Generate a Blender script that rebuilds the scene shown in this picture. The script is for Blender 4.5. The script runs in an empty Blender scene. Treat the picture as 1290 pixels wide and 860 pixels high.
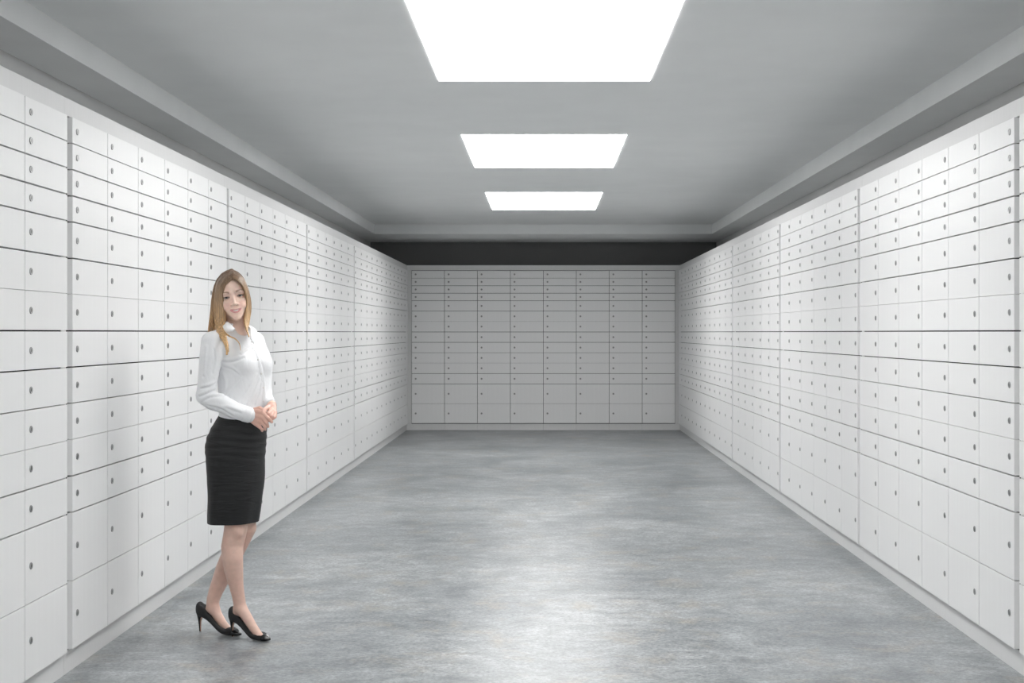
import bpy, bmesh, math, random
import numpy as np
from mathutils import Vector, Matrix

S = bpy.context.scene
COL = S.collection
random.seed(7)
rng = np.random.default_rng(7)

F = 1780.0            # focal length in pixels of the 1290 px wide frame
CX, CY, H = 684.5, 418.5, 1.45

# ------------------------------------------------------------------ helpers
def tag(o, label=None, cat=None, group=None, kind=None):
    if label: o['label'] = label
    if cat: o['category'] = cat
    if group: o['group'] = group
    if kind: o['kind'] = kind
    return o

def empty(name, loc=(0, 0, 0), rz=0.0):
    o = bpy.data.objects.new(name, None)
    COL.objects.link(o)
    o.location = loc
    o.rotation_euler = (0, 0, rz)
    o.empty_display_size = 0.1
    return o

def link(name, me, parent=None, loc=(0, 0, 0)):
    o = bpy.data.objects.new(name, me)
    COL.objects.link(o)
    o.parent = parent
    o.location = loc
    return o

def to_mesh(name, bm, mats, smooth=False):
    me = bpy.data.meshes.new(name)
    bm.normal_update()
    bm.to_mesh(me)
    bm.free()
    for m in mats: me.materials.append(m)
    if smooth:
        me.polygons.foreach_set('use_smooth', [True] * len(me.polygons))
    return me

def bbox(bm, x0, x1, y0, y1, z0, z1, mi=0, bevel=0.0, seg=1):
    r = bmesh.ops.create_cube(bm, size=1.0)
    vs = r['verts']
    for v in vs:
        v.co = Vector((x0 + (v.co.x + .5) * (x1 - x0), y0 + (v.co.y + .5) * (y1 - y0), z0 + (v.co.z + .5) * (z1 - z0)))
    fs = list({f for v in vs for f in v.link_faces})
    for f in fs: f.material_index = mi
    if bevel:
        es = list({e for f in fs for e in f.edges})
        r2 = bmesh.ops.bevel(bm, geom=es, offset=bevel, segments=seg, profile=0.5, affect='EDGES')
        for f in r2['faces']: f.material_index = mi
    return fs

def box_obj(name, dims, mats, parent=None, bevel=0.0):
    bm = bmesh.new()
    bbox(bm, *dims, bevel=bevel)
    return link(name, to_mesh(name, bm, mats), parent)

# ------------------------------------------------------------------ materials
def mat(name, color=(.8, .8, .8), rough=.5, metal=0.0, **kw):
    m = bpy.data.materials.new(name)
    m.use_nodes = True
    b = m.node_tree.nodes['Principled BSDF']
    b.inputs['Base Color'].default_value = (*color, 1)
    b.inputs['Roughness'].default_value = rough
    b.inputs['Metallic'].default_value = metal
    for k, v in kw.items():
        b.inputs[k.replace('_', ' ')].default_value = v
    return m

def nodes(m):
    return m.node_tree.nodes, m.node_tree.links, m.node_tree.nodes['Principled BSDF']

def N(m, typ, **kw):
    n = m.node_tree.nodes.new(typ)
    for k, v in kw.items():
        if k.startswith('i_'):
            n.inputs[k[2:].replace('_', ' ')].default_value = v
        else:
            setattr(n, k, v)
    return n

def ramp(m, stops, fac):
    r = N(m, 'ShaderNodeValToRGB')
    el = r.color_ramp.elements
    while len(el) < len(stops): el.new(0.5)
    for e, (p, c) in zip(el, stops):
        e.position = p
        e.color = (*c, 1) if len(c) == 3 else c
    m.node_tree.links.new(fac, r.inputs['Fac'])
    return r

def lacquer(name, color, rough, ztint=0.016, coat=0.0):
    """satin lacquered steel with a very faint vertical brushing"""
    m = mat(name, color, rough)
    nd, ln, b = nodes(m)
    b.inputs['Coat Weight'].default_value = coat
    b.inputs['Coat Roughness'].default_value = 0.2
    tc = N(m, 'ShaderNodeTexCoord')
    mp = N(m, 'ShaderNodeMapping')
    mp.inputs['Scale'].default_value = (70, 70, 1.2)
    ln.new(tc.outputs['Object'], mp.inputs['Vector'])
    nz = N(m, 'ShaderNodeTexNoise', i_Scale=1.0, i_Detail=3.0, i_Roughness=.6)
    ln.new(mp.outputs['Vector'], nz.inputs['Vector'])
    c0 = tuple(c * (1 - ztint) for c in color)
    c1 = tuple(min(1, c * (1 + ztint * .5)) for c in color)
    r = ramp(m, [(.3, c0), (.7, c1)], nz.outputs['Fac'])
    ln.new(r.outputs['Color'], b.inputs['Base Color'])
    bp = N(m, 'ShaderNodeBump', i_Strength=.05, i_Distance=.002)
    ln.new(nz.outputs['Fac'], bp.inputs['Height'])
    ln.new(bp.outputs['Normal'], b.inputs['Normal'])
    return m

M = {}
M['door'] = lacquer('white_lacquered_steel', (.81, .81, .81), .40)
M['frame'] = lacquer('white_lacquered_frame', (.68, .68, .68), .45, .02)
M['gap'] = mat('door_gap_shade', (.012, .013, .015), .8)  # shade between the doors, painted dark on the carcass front
M['steel'] = mat('brushed_lock_steel', (.36, .36, .36), .33, 1.0)
M['slot'] = mat('dark_key_slot', (.03, .03, .03), .5, .6)
M['charcoal'] = mat('charcoal_wall_paint', (.19, .19, .19), .9)

def paint(name, color, var=.02, bump=.03):
    m = mat(name, color, .85)
    nd, ln, b = nodes(m)
    tc = N(m, 'ShaderNodeTexCoord')
    nz = N(m, 'ShaderNodeTexNoise', i_Scale=2.5, i_Detail=6.0)
    ln.new(tc.outputs['Object'], nz.inputs['Vector'])
    r = ramp(m, [(.3, tuple(c * (1 - var) for c in color)), (.7, tuple(c * (1 + var) for c in color))], nz.outputs['Fac'])
    ln.new(r.outputs['Color'], b.inputs['Base Color'])
    n2 = N(m, 'ShaderNodeTexNoise', i_Scale=300.0, i_Detail=2.0)
    ln.new(tc.outputs['Object'], n2.inputs['Vector'])
    bp = N(m, 'ShaderNodeBump', i_Strength=bump, i_Distance=.002)
    ln.new(n2.outputs['Fac'], bp.inputs['Height'])
    ln.new(bp.outputs['Normal'], b.inputs['Normal'])
    return m
M['ceiling'] = paint('grey_ceiling_paint', (.80, .81, .81))
M['wall'] = paint('grey_wall_paint', (.55, .555, .555))

def concrete():
    m = mat('polished_concrete', (.4, .41, .42), .35)
    nd, ln, b = nodes(m)
    tc = N(m, 'ShaderNodeTexCoord')
    def noise(scale, detail, rough, dist=0.0, sc=(1, 1, 1), off=(0, 0, 0)):
        mp = N(m, 'ShaderNodeMapping')
        mp.inputs['Scale'].default_value = sc
        mp.inputs['Location'].default_value = off
        ln.new(tc.outputs['Object'], mp.inputs['Vector'])
        n = N(m, 'ShaderNodeTexNoise', i_Scale=scale, i_Detail=detail, i_Roughness=rough, i_Distortion=dist)
        ln.new(mp.outputs['Vector'], n.inputs['Vector'])
        return n
    def mix(fac, a, bb, mode='MIX'):
        x = N(m, 'ShaderNodeMix', data_type='RGBA', blend_type=mode)
        if isinstance(fac, float): x.inputs[0].default_value = fac
        else: ln.new(fac, x.inputs[0])
        for i, v in ((6, a), (7, bb)):
            if isinstance(v, tuple): x.inputs[i].default_value = (*v, 1)
            else: ln.new(v, x.inputs[i])
        return x.outputs[2]
    big = noise(1.1, 8, .62, .6)
    base = ramp(m, [(.30, (.172, .188, .200)), (.48, (.255, .273, .284)), (.68, (.352, .368, .377))], big.outputs['Fac'])
    mid = noise(7.0, 12, .74, .35, (1, 1.2, 1), (3, 5, 0))
    mr = ramp(m, [(.34, (.50, .51, .53)), (.5, (.98, .98, .98)), (.66, (1.48, 1.48, 1.47))], mid.outputs['Fac'])
    c = mix(.85, base.outputs['Color'], mr.outputs['Color'], 'MULTIPLY')
    brown = noise(3.2, 9, .75, .4, (1, 1, 1), (11, 2, 0))
    brm = ramp(m, [(.53, (0, 0, 0)), (.66, (.6, .6, .6))], brown.outputs['Fac'])
    c = mix(brm.outputs['Color'], c, (.335, .30, .245))
    fine = noise(48.0, 8, .8, 0)
    fr = ramp(m, [(.34, (.38, .385, .39)), (.60, (1.30, 1.30, 1.29))], fine.outputs['Fac'])
    c = mix(.8, c, fr.outputs['Color'], 'MULTIPLY')
    spk = noise(16.0, 3, .6, .3, (1, 1, 1), (7, 1, 0))
    sr = ramp(m, [(.72, (0, 0, 0)), (.84, (.35, .35, .35))], spk.outputs['Fac'])
    c = mix(sr.outputs['Color'], c, (.17, .165, .15))
    ln.new(c, b.inputs['Base Color'])
    rr = ramp(m, [(.3, (.28, .28, .28)), (.7, (.42, .42, .42))], mid.outputs['Fac'])
    ln.new(rr.outputs['Color'], b.inputs['Roughness'])
    bp = N(m, 'ShaderNodeBump', i_Strength=.12, i_Distance=.003)
    ln.new(mid.outputs['Fac'], bp.inputs['Height'])
    ln.new(bp.outputs['Normal'], b.inputs['Normal'])
    return m
M['floor'] = concrete()

LIGHT_STRENGTH = 9.4
def emit(name, col, s):
    m = mat(name, (.8, .8, .8), .5)
    nd, ln, b = nodes(m)
    b.inputs['Emission Color'].default_value = (*col, 1)
    b.inputs['Emission Strength'].default_value = s
    return m
M['diffuser'] = emit('light_diffuser', (1.0, .995, .985), LIGHT_STRENGTH)
M['lip'] = emit('rim_with_added_glow', (1.0, 1.0, 1.0), LIGHT_STRENGTH * .8)  # recess rim given an added glow to spread a halo on the ceiling

# ------------------------------------------------------------------ room shell
XW = 2.637           # side walls behind the cabinets
YB, YR = 21.55, -4.0 # back wall, wall behind the camera
ZS, ZC = 2.824, 2.958
XS, YS, YS0 = 2.357, 19.74, -3.7   # ceiling recess
T = .12
def structure(o): return tag(o, kind='structure')
structure(box_obj('floor', (-XW - T, XW + T, YR - T, YB + T, -.1, 0), [M['floor']]))
structure(box_obj('wall_left', (-XW - T, -XW, YR, YB, 0, ZC + .2), [M['wall']]))
structure(box_obj('wall_right', (XW, XW + T, YR, YB, 0, ZC + .2), [M['wall']]))
structure(box_obj('wall_back', (-XW - T, XW + T, YB, YB + T, 0, ZC + .2), [M['charcoal']]))
structure(box_obj('wall_front', (-XW - T, XW + T, YR - T, YR, 0, ZC + .2), [M['wall']]))

LW, LL, LP, L0 = 1.264, 2.13, 4.45, 6.33    # ceiling lights: width, length, pitch, first near edge
LIGHTS = [L0 + i * LP for i in range(-2, 3)]
LX = .006
def make_ceiling():
    bm = bmesh.new()
    xs = [-XS, LX - LW / 2, LX + LW / 2, XS]
    ys = [YS0]
    for y in LIGHTS: ys += [y, y + LL]
    ys.append(YS)
    hole = lambda i, j: i == 1 and j % 2 == 1
    def cells(zb, zt):
        for i in range(3):
            for j in range(len(ys) - 1):
                if not hole(i, j):
                    bbox(bm, xs[i], xs[i + 1], ys[j], ys[j + 1], zb, zt)
    cells(ZC, ZC + .2)
    bbox(bm, -XW, -XS, YR, YB, ZS, ZC + .2)
    bbox(bm, XS, XW, YR, YB, ZS, ZC + .2)
    bbox(bm, -XS, XS, YS, YB, ZS, ZC + .2)
    bbox(bm, -XS, XS, YR, YS0, ZS, ZC + .2)
    # weld the cells to one continuous slab
    bmesh.ops.remove_doubles(bm, verts=bm.verts, dist=1e-5)
    seen = {}
    for f in bm.faces:
        seen.setdefault(tuple(sorted(v.index for v in f.verts)), []).append(f)
    bm.verts.index_update()
    seen = {}
    for f in bm.faces:
        seen.setdefault(tuple(sorted(v.index for v in f.verts)), []).append(f)
    bmesh.ops.delete(bm, geom=[f for fs in seen.values() if len(fs) > 1 for f in fs], context='FACES_ONLY')
    bmesh.ops.recalc_face_normals(bm, faces=bm.faces)
    return structure(link('ceiling', to_mesh('ceiling', bm, [M['ceiling']])))
make_ceiling()

light_labels = {
    0: ('recessed white ceiling light panel above and behind the camera', 'ceiling light'),
    1: ('recessed white ceiling light panel just behind the camera position', 'ceiling light'),
    2: ('largest and nearest glowing ceiling light panel, cut off by top edge of photo', 'ceiling light'),
    3: ('middle glowing rectangular ceiling light panel of the row', 'ceiling light'),
    4: ('smallest and farthest glowing ceiling light panel, closest to the back wall', 'ceiling light'),
}
REC = .036
for i, y in enumerate(LIGHTS):
    if i == 0: lab = 'recessed ceiling light panel far behind the camera'
    g = empty('ceiling_light', (LX, y + LL / 2, ZC))
    tag(g, light_labels[i][0], light_labels[i][1], 'recessed light panels in a row on the ceiling')
    w, l, e = LW / 2 - .001, LL / 2 - .001, .006
    bm = bmesh.new()
    # rim lining the recess, standing 5 mm proud of the ceiling
    bbox(bm, -w, -w + e, -l, l, -.005, REC)
    bbox(bm, w - e, w, -l, l, -.005, REC)
    bbox(bm, -w + e, w - e, -l, -l + e, -.005, REC)
    bbox(bm, -w + e, w - e, l - e, l, -.005, REC)
    link('frame', to_mesh('light_frame', bm, [M['lip']]), g)
    bm = bmesh.new()
    bbox(bm, -w + e, w - e, -l + e, l - e, REC - .006, REC)
    link('diffuser', to_mesh('light_diffuser', bm, [M['diffuser']]), g)

# ------------------------------------------------------------------ deposit box cabinets
ROWH = [.2915, .2915] + [.15425] * 8 + [.111] * 4          # from the floor up
# width of the seam above each row (bottom up)
SEAM = [.0032, .0056, .0058, .0021, .0040, .0056, .0060, .0016, .0056, .0056, .0062, .0056, .0040, .0030]
Z0 = .105
ZTOP = Z0 + sum(ROWH)
CABH, PLINTH_Y = 2.445, .027
PITCH = .4883
door_cache = {}
def door_mesh(w, h):
    k = (round(w, 4), round(h, 4))
    if k not in door_cache:
        bm = bmesh.new()
        bbox(bm, 0, w, 0, .024, 0, h, bevel=.0012, seg=2)
        door_cache[k] = to_mesh('deposit_box_door', bm, [M['door']])
    return door_cache[k]

def lock_mesh():
    bm = bmesh.new()
    def ring(r, y, n=28): return [bm.verts.new((r * math.cos(2 * math.pi * k / n), y, r * math.sin(2 * math.pi * k / n))) for k in range(n)]
    prof = [(.0150, .0005), (.0150, -.0032), (.0140, -.0044), (.0112, -.0044), (.0104, -.0028), (.0094, -.0028), (.0088, -.0036)]
    rs = [ring(r, y) for r, y in prof]
    for a, b in zip(rs, rs[1:]):
        for k in range(len(a)):
            f = bm.faces.new((a[k], b[k], b[(k + 1) % len(a)], a[(k + 1) % len(a)]))
            f.smooth = True
    bm.faces.new(rs[-1])
    bm.normal_update()
    bmesh.ops.recalc_face_normals(bm, faces=bm.faces)
    bbox(bm, -.0016, .0016, -.0039, -.002, -.0062, .0062, mi=1)
    bmesh.ops.scale(bm, vec=(.92, .8, .92), verts=bm.verts)
    return to_mesh('key_lock', bm, [M['steel'], M['slot']])
LOCK = lock_mesh()
GAPX = .006

def cabinet(cols, x_first, width, loc, rz, label, group, lock_right=False, depth=.60, name='deposit_box_cabinet'):
    g = empty(name, loc, rz)
    tag(g, label, 'cabinet', group)
    bm = bmesh.new()
    bbox(bm, .0005, width - .0005, PLINTH_Y + .004, depth, .0, CABH - .002)
    for f in bm.faces:
        f.material_index = 1 if f.calc_center_median().y < PLINTH_Y + .01 else 0
    link('carcass', to_mesh('cabinet_carcass', bm, [M['frame'], M['gap']]), g)
    bm = bmesh.new()
    bbox(bm, .001, width - .001, PLINTH_Y, PLINTH_Y + .02, 0.0, Z0 - .010, bevel=.001)
    link('plinth', to_mesh('cabinet_plinth', bm, [M['frame']]), g)
    bm = bmesh.new()
    bbox(bm, 0, width, PLINTH_Y - .004, PLINTH_Y + .02, ZTOP + .004, CABH, bevel=.001)
    link('top_rail', to_mesh('cabinet_top_rail', bm, [M['frame']]), g)
    xe = x_first + cols * PITCH
    for side, (a, b) in (('l', (.001, x_first - .002)), ('r', (xe + .002, width - .001))):
        if b - a > .012:
            bm = bmesh.new()
            bbox(bm, a, b, PLINTH_Y, PLINTH_Y + .02, Z0 - .0095, ZTOP + .0035)
            link('side_stile', to_mesh('cabinet_stile', bm, [M['frame']]), g)
    for c in range(cols):
        z = Z0
        for r, h in enumerate(ROWH):
            sg = SEAM[r]
            w = PITCH - GAPX
            d = link('door', door_mesh(w, h - sg), g, (x_first + c * PITCH + GAPX / 2, 0, z))
            lx = w - .058 if lock_right else .058
            link('lock', LOCK, d, (lx, 0, (h - sg) / 2))
            z += h
    return g

XF = 2.0
UNIT = 2.99
side_specs = [  # start of the door block, columns, width margins
    (3.01, 6, .03, UNIT), (6.00, 6, .03, UNIT), (8.99, 6, .03, UNIT), (11.98, 6, .03, UNIT),
    (14.97, 6, .03, .03 + 6 * PITCH), (14.97 + 6 * PITCH, 6, 0.0, YB - .01 - (14.97 + 6 * PITCH)),
]
lab_left = [
    'white lockable-box cabinet on the left wall, nearest and cut off by the left photo edge',
    'white lockable-box cabinet on the left wall, left of and partly behind the woman',
    'white lockable-box cabinet on the left wall, just right of the woman\'s head and blouse',
    'white lockable-box cabinet on the left wall, fourth from the left photo edge',
    'white lockable-box cabinet on the left wall, second from the far left corner',
    'white lockable-box cabinet on the left wall, ending in the far left corner',
]
lab_right = [
    'white lockable-box cabinet on the right wall, only a sliver at the right photo edge',
    'nearest fully visible white lockable-box cabinet on the right wall, six columns wide',
    'white lockable-box cabinet on the right wall, second fully visible from the right photo edge',
    'white lockable-box cabinet on the right wall, third fully visible from the right photo edge',
    'white lockable-box cabinet on the right wall, second from the far right corner',
    'white lockable-box cabinet on the right wall, ending in the far right corner',
]
for k, (y0, cols, m0, wid) in enumerate(side_specs):
    cabinet(cols, m0, wid, (-XF, y0 - m0, 0), math.pi / 2, lab_left[k], 'lockable box cabinets along the left wall')
    # the right-hand row is the mirror image: local x runs towards the camera
    cabinet(cols, wid - m0 - cols * PITCH, wid, (XF, y0 - m0 + wid, 0), -math.pi / 2, lab_right[k],
            'lockable box cabinets along the right wall', lock_right=True)
ordn = ['leftmost grey-white column of lockable boxes on the back wall, touching the left row of cabinets',
        'second column of lockable boxes from the left on the back wall',
        'third column of lockable boxes from the left on the back wall',
        'fourth column of lockable boxes from the left on the back wall, just left of centre',
        'fifth column of lockable boxes from the left on the back wall, just right of centre',
        'third column of lockable boxes from the right on the back wall',
        'second column of lockable boxes from the right on the back wall',
        'rightmost grey-white column of lockable boxes on the back wall, touching the right row of cabinets']
YD = 20.94
XI = XF + PLINTH_Y
for k in range(8):
    x = -4 * PITCH + k * PITCH
    m0 = (XI - .001) - 4 * PITCH if k == 0 else 0
    m1 = (XI - .001) - 4 * PITCH if k == 7 else 0
    cabinet(1, m0, PITCH + m0 + m1, (x - m0, YD, 0), 0, ordn[k], 'single-column box cabinets on the back wall', name='deposit_box_column')

# ------------------------------------------------------------------ the woman
from mathutils.bvhtree import BVHTree
YP = 6.75
def P(px, py, dy=0.0):
    Y = YP + dy
    return np.array([(px - CX) * Y / F, Y, H - (py - CY) * Y / F])
def unit(v):
    v = np.array(v, float)
    return v / np.linalg.norm(v)
BF = unit([.766, -.643, 0])       # the way the body faces
BR = unit([-.643, -.766, 0])      # towards her right hand
base = P(297, 800)
base[2] = 0.0
ROOT = empty('person', tuple(base))
tag(ROOT, 'smiling woman with long fair hair in white blouse and black pencil skirt, hands clasped', 'person')

class Field:
    """signed distance values on a rectilinear grid, meshed by surface nets"""
    def __init__(self, xs, ys, zs):
        self.ax = [np.asarray(a, np.float32) for a in (xs, ys, zs)]
        self.v = np.full([len(a) for a in self.ax], .06, np.float32)
    def _cut(self, lo, hi, pad):
        sl = []
        for a, l, h in zip(self.ax, lo, hi):
            i0, i1 = np.searchsorted(a, [l - pad, h + pad])
            sl.append(slice(max(0, i0 - 1), min(len(a), i1 + 1)))
        sl = tuple(sl)
        X = self.ax[0][sl[0]][:, None, None]; Y = self.ax[1][sl[1]][None, :, None]; Z = self.ax[2][sl[2]][None, None, :]
        return sl, X, Y, Z
    def add(self, prim, k=.01):
        fn, lo, hi = prim
        sl, X, Y, Z = self._cut(lo, hi, .02 + k)
        a = self.v[sl]
        if a.size == 0: return
        b = fn(X, Y, Z)
        if k > 0:
            h = np.maximum(k - np.abs(a - b), 0) / k
            self.v[sl] = np.minimum(a, b) - h * h * k * .25
        else:
            self.v[sl] = np.minimum(a, b)
    def sub(self, prim, k=.004):
        fn, lo, hi = prim
        sl, X, Y, Z = self._cut(lo, hi, .02 + k)
        a = self.v[sl]
        if a.size == 0: return
        b = -fn(X, Y, Z)
        h = np.maximum(k - np.abs(a - b), 0) / k
        self.v[sl] = np.maximum(a, b) + h * h * k * .25
    def mesh(self):
        v = self.v
        ins = v < 0
        c = ins[:-1, :-1, :-1].astype(np.int8)
        n = np.zeros(tuple(s - 1 for s in v.shape), np.int8)
        for dx in (0, 1):
            for dy in (0, 1):
                for dz in (0, 1):
                    n += ins[dx:dx + n.shape[0], dy:dy + n.shape[1], dz:dz + n.shape[2]]
        act = np.argwhere((n > 0) & (n < 8))
        idx = np.full(n.shape, -1, np.int32)
        idx[act[:, 0], act[:, 1], act[:, 2]] = np.arange(len(act))
        acc = np.zeros((len(act), 3)); cnt = np.zeros(len(act))
        cor = [(i, j, k) for i in (0, 1) for j in (0, 1) for k in (0, 1)]
        ed = [(a, b) for a in cor for b in cor if sum(b) - sum(a) == 1 and all(y >= x for x, y in zip(a, b))]
        g = self.ax
        for a, b in ed:
            pa = act + a; pb = act + b
            va = v[pa[:, 0], pa[:, 1], pa[:, 2]]; vb = v[pb[:, 0], pb[:, 1], pb[:, 2]]
            m = (va < 0) != (vb < 0)
            t = np.where(m, va / np.where(va == vb, 1, va - vb), 0)
            A = np.stack([g[q][pa[:, q]] for q in range(3)], 1)
            B = np.stack([g[q][pb[:, q]] for q in range(3)], 1)
            acc += (A + (B - A) * t[:, None]) * m[:, None]
            cnt += m
        verts = acc / cnt[:, None]
        faces = []
        for ax in range(3):
            o1, o2 = [q for q in range(3) if q != ax]
            s0 = [slice(None)] * 3; s1 = [slice(None)] * 3
            s0[ax] = slice(None, -1); s1[ax] = slice(1, None)
            A = ins[tuple(s0)]; B = ins[tuple(s1)]
            e = np.argwhere(A != B)
            ok = (e[:, o1] > 0) & (e[:, o2] > 0) & (e[:, o1] < v.shape[o1] - 1) & (e[:, o2] < v.shape[o2] - 1)
            e = e[ok]
            flip = A[e[:, 0], e[:, 1], e[:, 2]]
            def at(d1, d2):
                q = e.copy(); q[:, o1] -= d1; q[:, o2] -= d2
                return idx[q[:, 0], q[:, 1], q[:, 2]]
            Q = np.stack([at(1, 1), at(0, 1), at(0, 0), at(1, 0)], 1)
            if ax == 1: flip = ~flip
            Q[~flip] = Q[~flip][:, ::-1]
            faces.append(Q)
        return verts, np.concatenate(faces)

def bounds(pts, r):
    pts = np.atleast_2d(pts)
    return pts.min(0) - r, pts.max(0) + r
def chain(pts, rad, sq=None):
    """round cones joined end to end"""
    pts = np.array(pts, float); rad = np.array(rad, float)
    def fn(X, Y, Z):
        out = None
        for a, b, ra, rb in zip(pts[:-1], pts[1:], rad[:-1], rad[1:]):
            d = b - a; L2 = float(d @ d) + 1e-12
            t = np.clip(((X - a[0]) * d[0] + (Y - a[1]) * d[1] + (Z - a[2]) * d[2]) / L2, 0, 1)
            q = np.sqrt((X - a[0] - d[0] * t) ** 2 + (Y - a[1] - d[1] * t) ** 2 + (Z - a[2] - d[2] * t) ** 2) - (ra + (rb - ra) * t)
            out = q if out is None else np.minimum(out, q)
        return out.astype(np.float32)
    return (fn, *bounds(pts, rad.max()))
def ell(c, r, A=None):
    """ellipsoid; the rows of A are its axes"""
    c = np.array(c, float); r = np.array(r, float)
    A = np.eye(3) if A is None else np.array(A)
    def fn(X, Y, Z):
        x, y, z = X - c[0], Y - c[1], Z - c[2]
        q = [(A[i][0] * x + A[i][1] * y + A[i][2] * z) for i in range(3)]
        k0 = np.sqrt(sum((q[i] / r[i]) ** 2 for i in range(3))) + 1e-9
        k1 = np.sqrt(sum((q[i] / r[i] ** 2) ** 2 for i in range(3))) + 1e-9
        return (k0 * (k0 - 1) / k1).astype(np.float32)
    return (fn, *bounds(c, r.max()))
def loft_field(rings, grow=0.0, fold=None):
    """upright body of ellipses: rings of (z, cx, cy, a along BR, b along BF)"""
    R = np.array(sorted(rings), float)
    def fn(X, Y, Z):
        z = np.clip(Z, R[0, 0], R[-1, 0])
        cx, cy, a, b = (np.interp(z.ravel(), R[:, 0], R[:, i]).reshape(z.shape) for i in (1, 2, 3, 4))
        a = a + grow; b = b + grow
        x, y = X - cx, Y - cy
        u = (x * BR[0] + y * BR[1]) / a; w = (x * BF[0] + y * BF[1]) / b
        k0 = np.sqrt(u * u + w * w) + 1e-9
        k1 = np.sqrt((u / a) ** 2 + (w / b) ** 2) + 1e-9
        d = k0 * (k0 - 1) / k1
        over = np.maximum(Z - R[-1, 0], R[0, 0] - Z)
        d = np.where(over > 0, np.sqrt(np.maximum(d, 0) ** 2 + over ** 2) + np.minimum(np.maximum(d, -.03), 0) * 0, d)
        return d.astype(np.float32)
    m = max(R[:, 3].max(), R[:, 4].max()) + grow
    lo = np.array([R[:, 1].min() - m, R[:, 2].min() - m, R[0, 0]]); hi = np.array([R[:, 1].max() + m, R[:, 2].max() + m, R[-1, 0]])
    return (fn, lo, hi)
def ring(py, L, Rr, q, dy=0.0):
    c = P((L + Rr) / 2, py, dy)
    w = (Rr - L) / 2 * (YP + dy) / F
    a = w / math.sqrt(.413 + .587 * q * q)
    return (c[2], c[0], c[1], a, a * q)

def np_mesh(name, verts, faces, mats, smooth=True):
    me = bpy.data.meshes.new(name)
    me.from_pydata((np.asarray(verts) - base).tolist(), [], [list(map(int, f)) for f in faces])
    for m in mats: me.materials.append(m)
    me.validate()
    if smooth: me.polygons.foreach_set('use_smooth', [True] * len(me.polygons))
    me.update()
    return me
def wobj(name, verts, faces, mats, parent=ROOT, smooth=True):
    return link(name, np_mesh(name, verts, faces, mats, smooth), parent)

def smooth_path(pts, n=16):
    pts = np.array(pts, float)
    t = np.linspace(0, len(pts) - 1, n)
    out = []
    for q in t:
        i = min(int(q), len(pts) - 2); f_ = q - i
        p0, p1, p2, p3 = pts[max(i - 1, 0)], pts[i], pts[i + 1], pts[min(i + 2, len(pts) - 1)]
        out.append(.5 * ((2 * p1) + (-p0 + p2) * f_ + (2 * p0 - 5 * p1 + 4 * p2 - p3) * f_ ** 2 + (-p0 + 3 * p1 - 3 * p2 + p3) * f_ ** 3))
    return np.array(out)

# --- head frame: x to the right of the picture, y out of the face, z up
hF = unit([.215, -.977, 0.02])
hU = unit([-math.sin(math.radians(11)), 0, math.cos(math.radians(11))])
hX = unit(np.cross(hU, hF)); hU = unit(np.cross(hF, hX))
HO = P(293.9, 373.6, -.105) - .085 * hF
HA = np.array([hX, hF, hU])
def Hd(x, y, z): return HO + x * hX + y * hF + z * hU
def hell(c, r, k=None): return ell(Hd(*c), r, HA)
def hchain(pts, rad): return chain([Hd(*p) for p in pts], rad)

def grid(lo, hi, step): return np.arange(lo, hi + step, step)
xs = grid(-1.70, -1.22, .0026)
ys = grid(6.42, 7.02, .0026)
zs = np.concatenate([np.arange(0.0, .20, .003), np.arange(.20, .92, .006), np.arange(.92, 1.10, .0024), np.arange(1.10, 1.455, .006), np.arange(1.455, 1.75, .0022)])
B = Field(xs, ys, zs)

TORSO = [ring(585, 268, 325, .68), ring(565, 266, 327, .68), ring(553, 268, 328, .68), ring(545, 270, 330, .70), ring(535, 275, 332.0, .70), ring(525, 278, 334, .72),
         ring(512, 279, 338, .72), ring(495, 278, 339.5, .73), ring(480, 277, 340, .74), ring(465, 276, 340, .76), ring(455, 274, 339, .74),
         ring(445, 271, 337, .66), ring(435, 268, 331, .56), ring(427, 269, 325, .50), ring(421, 276, 317, .48), ring(416, 284, 309, .6)]
NECK0, NECK1 = P(300, 426, 0.0), Hd(0, -.018, -.075)
B.add(loft_field(TORSO, -.012), .02)
B.add(chain([NECK0, NECK1], [.045, .048]), .02)
# skull and face
B.add(hell((0, -.012, .032), (.070, .090, .083)), .012)
B.add(hell((0, .034, .034), (.060, .050, .056)), .02)
B.add(hell((0, .028, -.040), (.054, .056, .062)), .02)
B.add(hell((0, .056, -.076), (.030, .030, .030)), .02)
B.add(hell((0, .071, -.100), (.017, .016, .0145)), .014)
for s in (-1, 1):
    B.add(hell((s * .040, .052, -.026), (.021, .021, .019)), .016)
    B.add(hell((s * .031, .060, -.046), (.019, .022, .018)), .014)
    B.add(hchain([(s * .016, .082, .021), (s * .034, .078, .021), (s * .047, .066, .014)], [.006, .007, .006]), .012)
B.add(hchain([(0, .078, .012), (0, .086, -.004), (0, .0955, -.026), (0, .099, -.034)], [.0055, .0060, .0085, .0100]), .008)
for s in (-1, 1):
    B.add(hell((s * .0130, .0885, -.0380), (.0070, .0085, .0062)), .006)
    B.sub(hell((s * .0072, .0965, -.0450), (.0038, .005, .0032)), .002)
# mouth barrel, smiling lips
B.add(hell((0, .068, -.062), (.027, .020, .021)), .012)
mx = np.linspace(-1, 1, 9)
def mouth(z0, dz, y0): return [(.0265 * t, y0 - .0135 * t * t, z0 + dz * t * t) for t in mx]
B.add(hchain(mouth(-.0615, .0045, .0855), [.0020 + .0030 * (1 - abs(t)) for t in mx]), .004)
B.add(hchain(mouth(-.0735, .0135, .0850), [.0016 + .0034 * (1 - t * t) for t in mx]), .004)
B.sub(hchain([(.0225 * t, .0905 - .012 * t * t, -.0672 + .007 * t * t) for t in mx], [.0010 + .0036 * (1 - t * t) for t in mx]), .0015)
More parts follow.
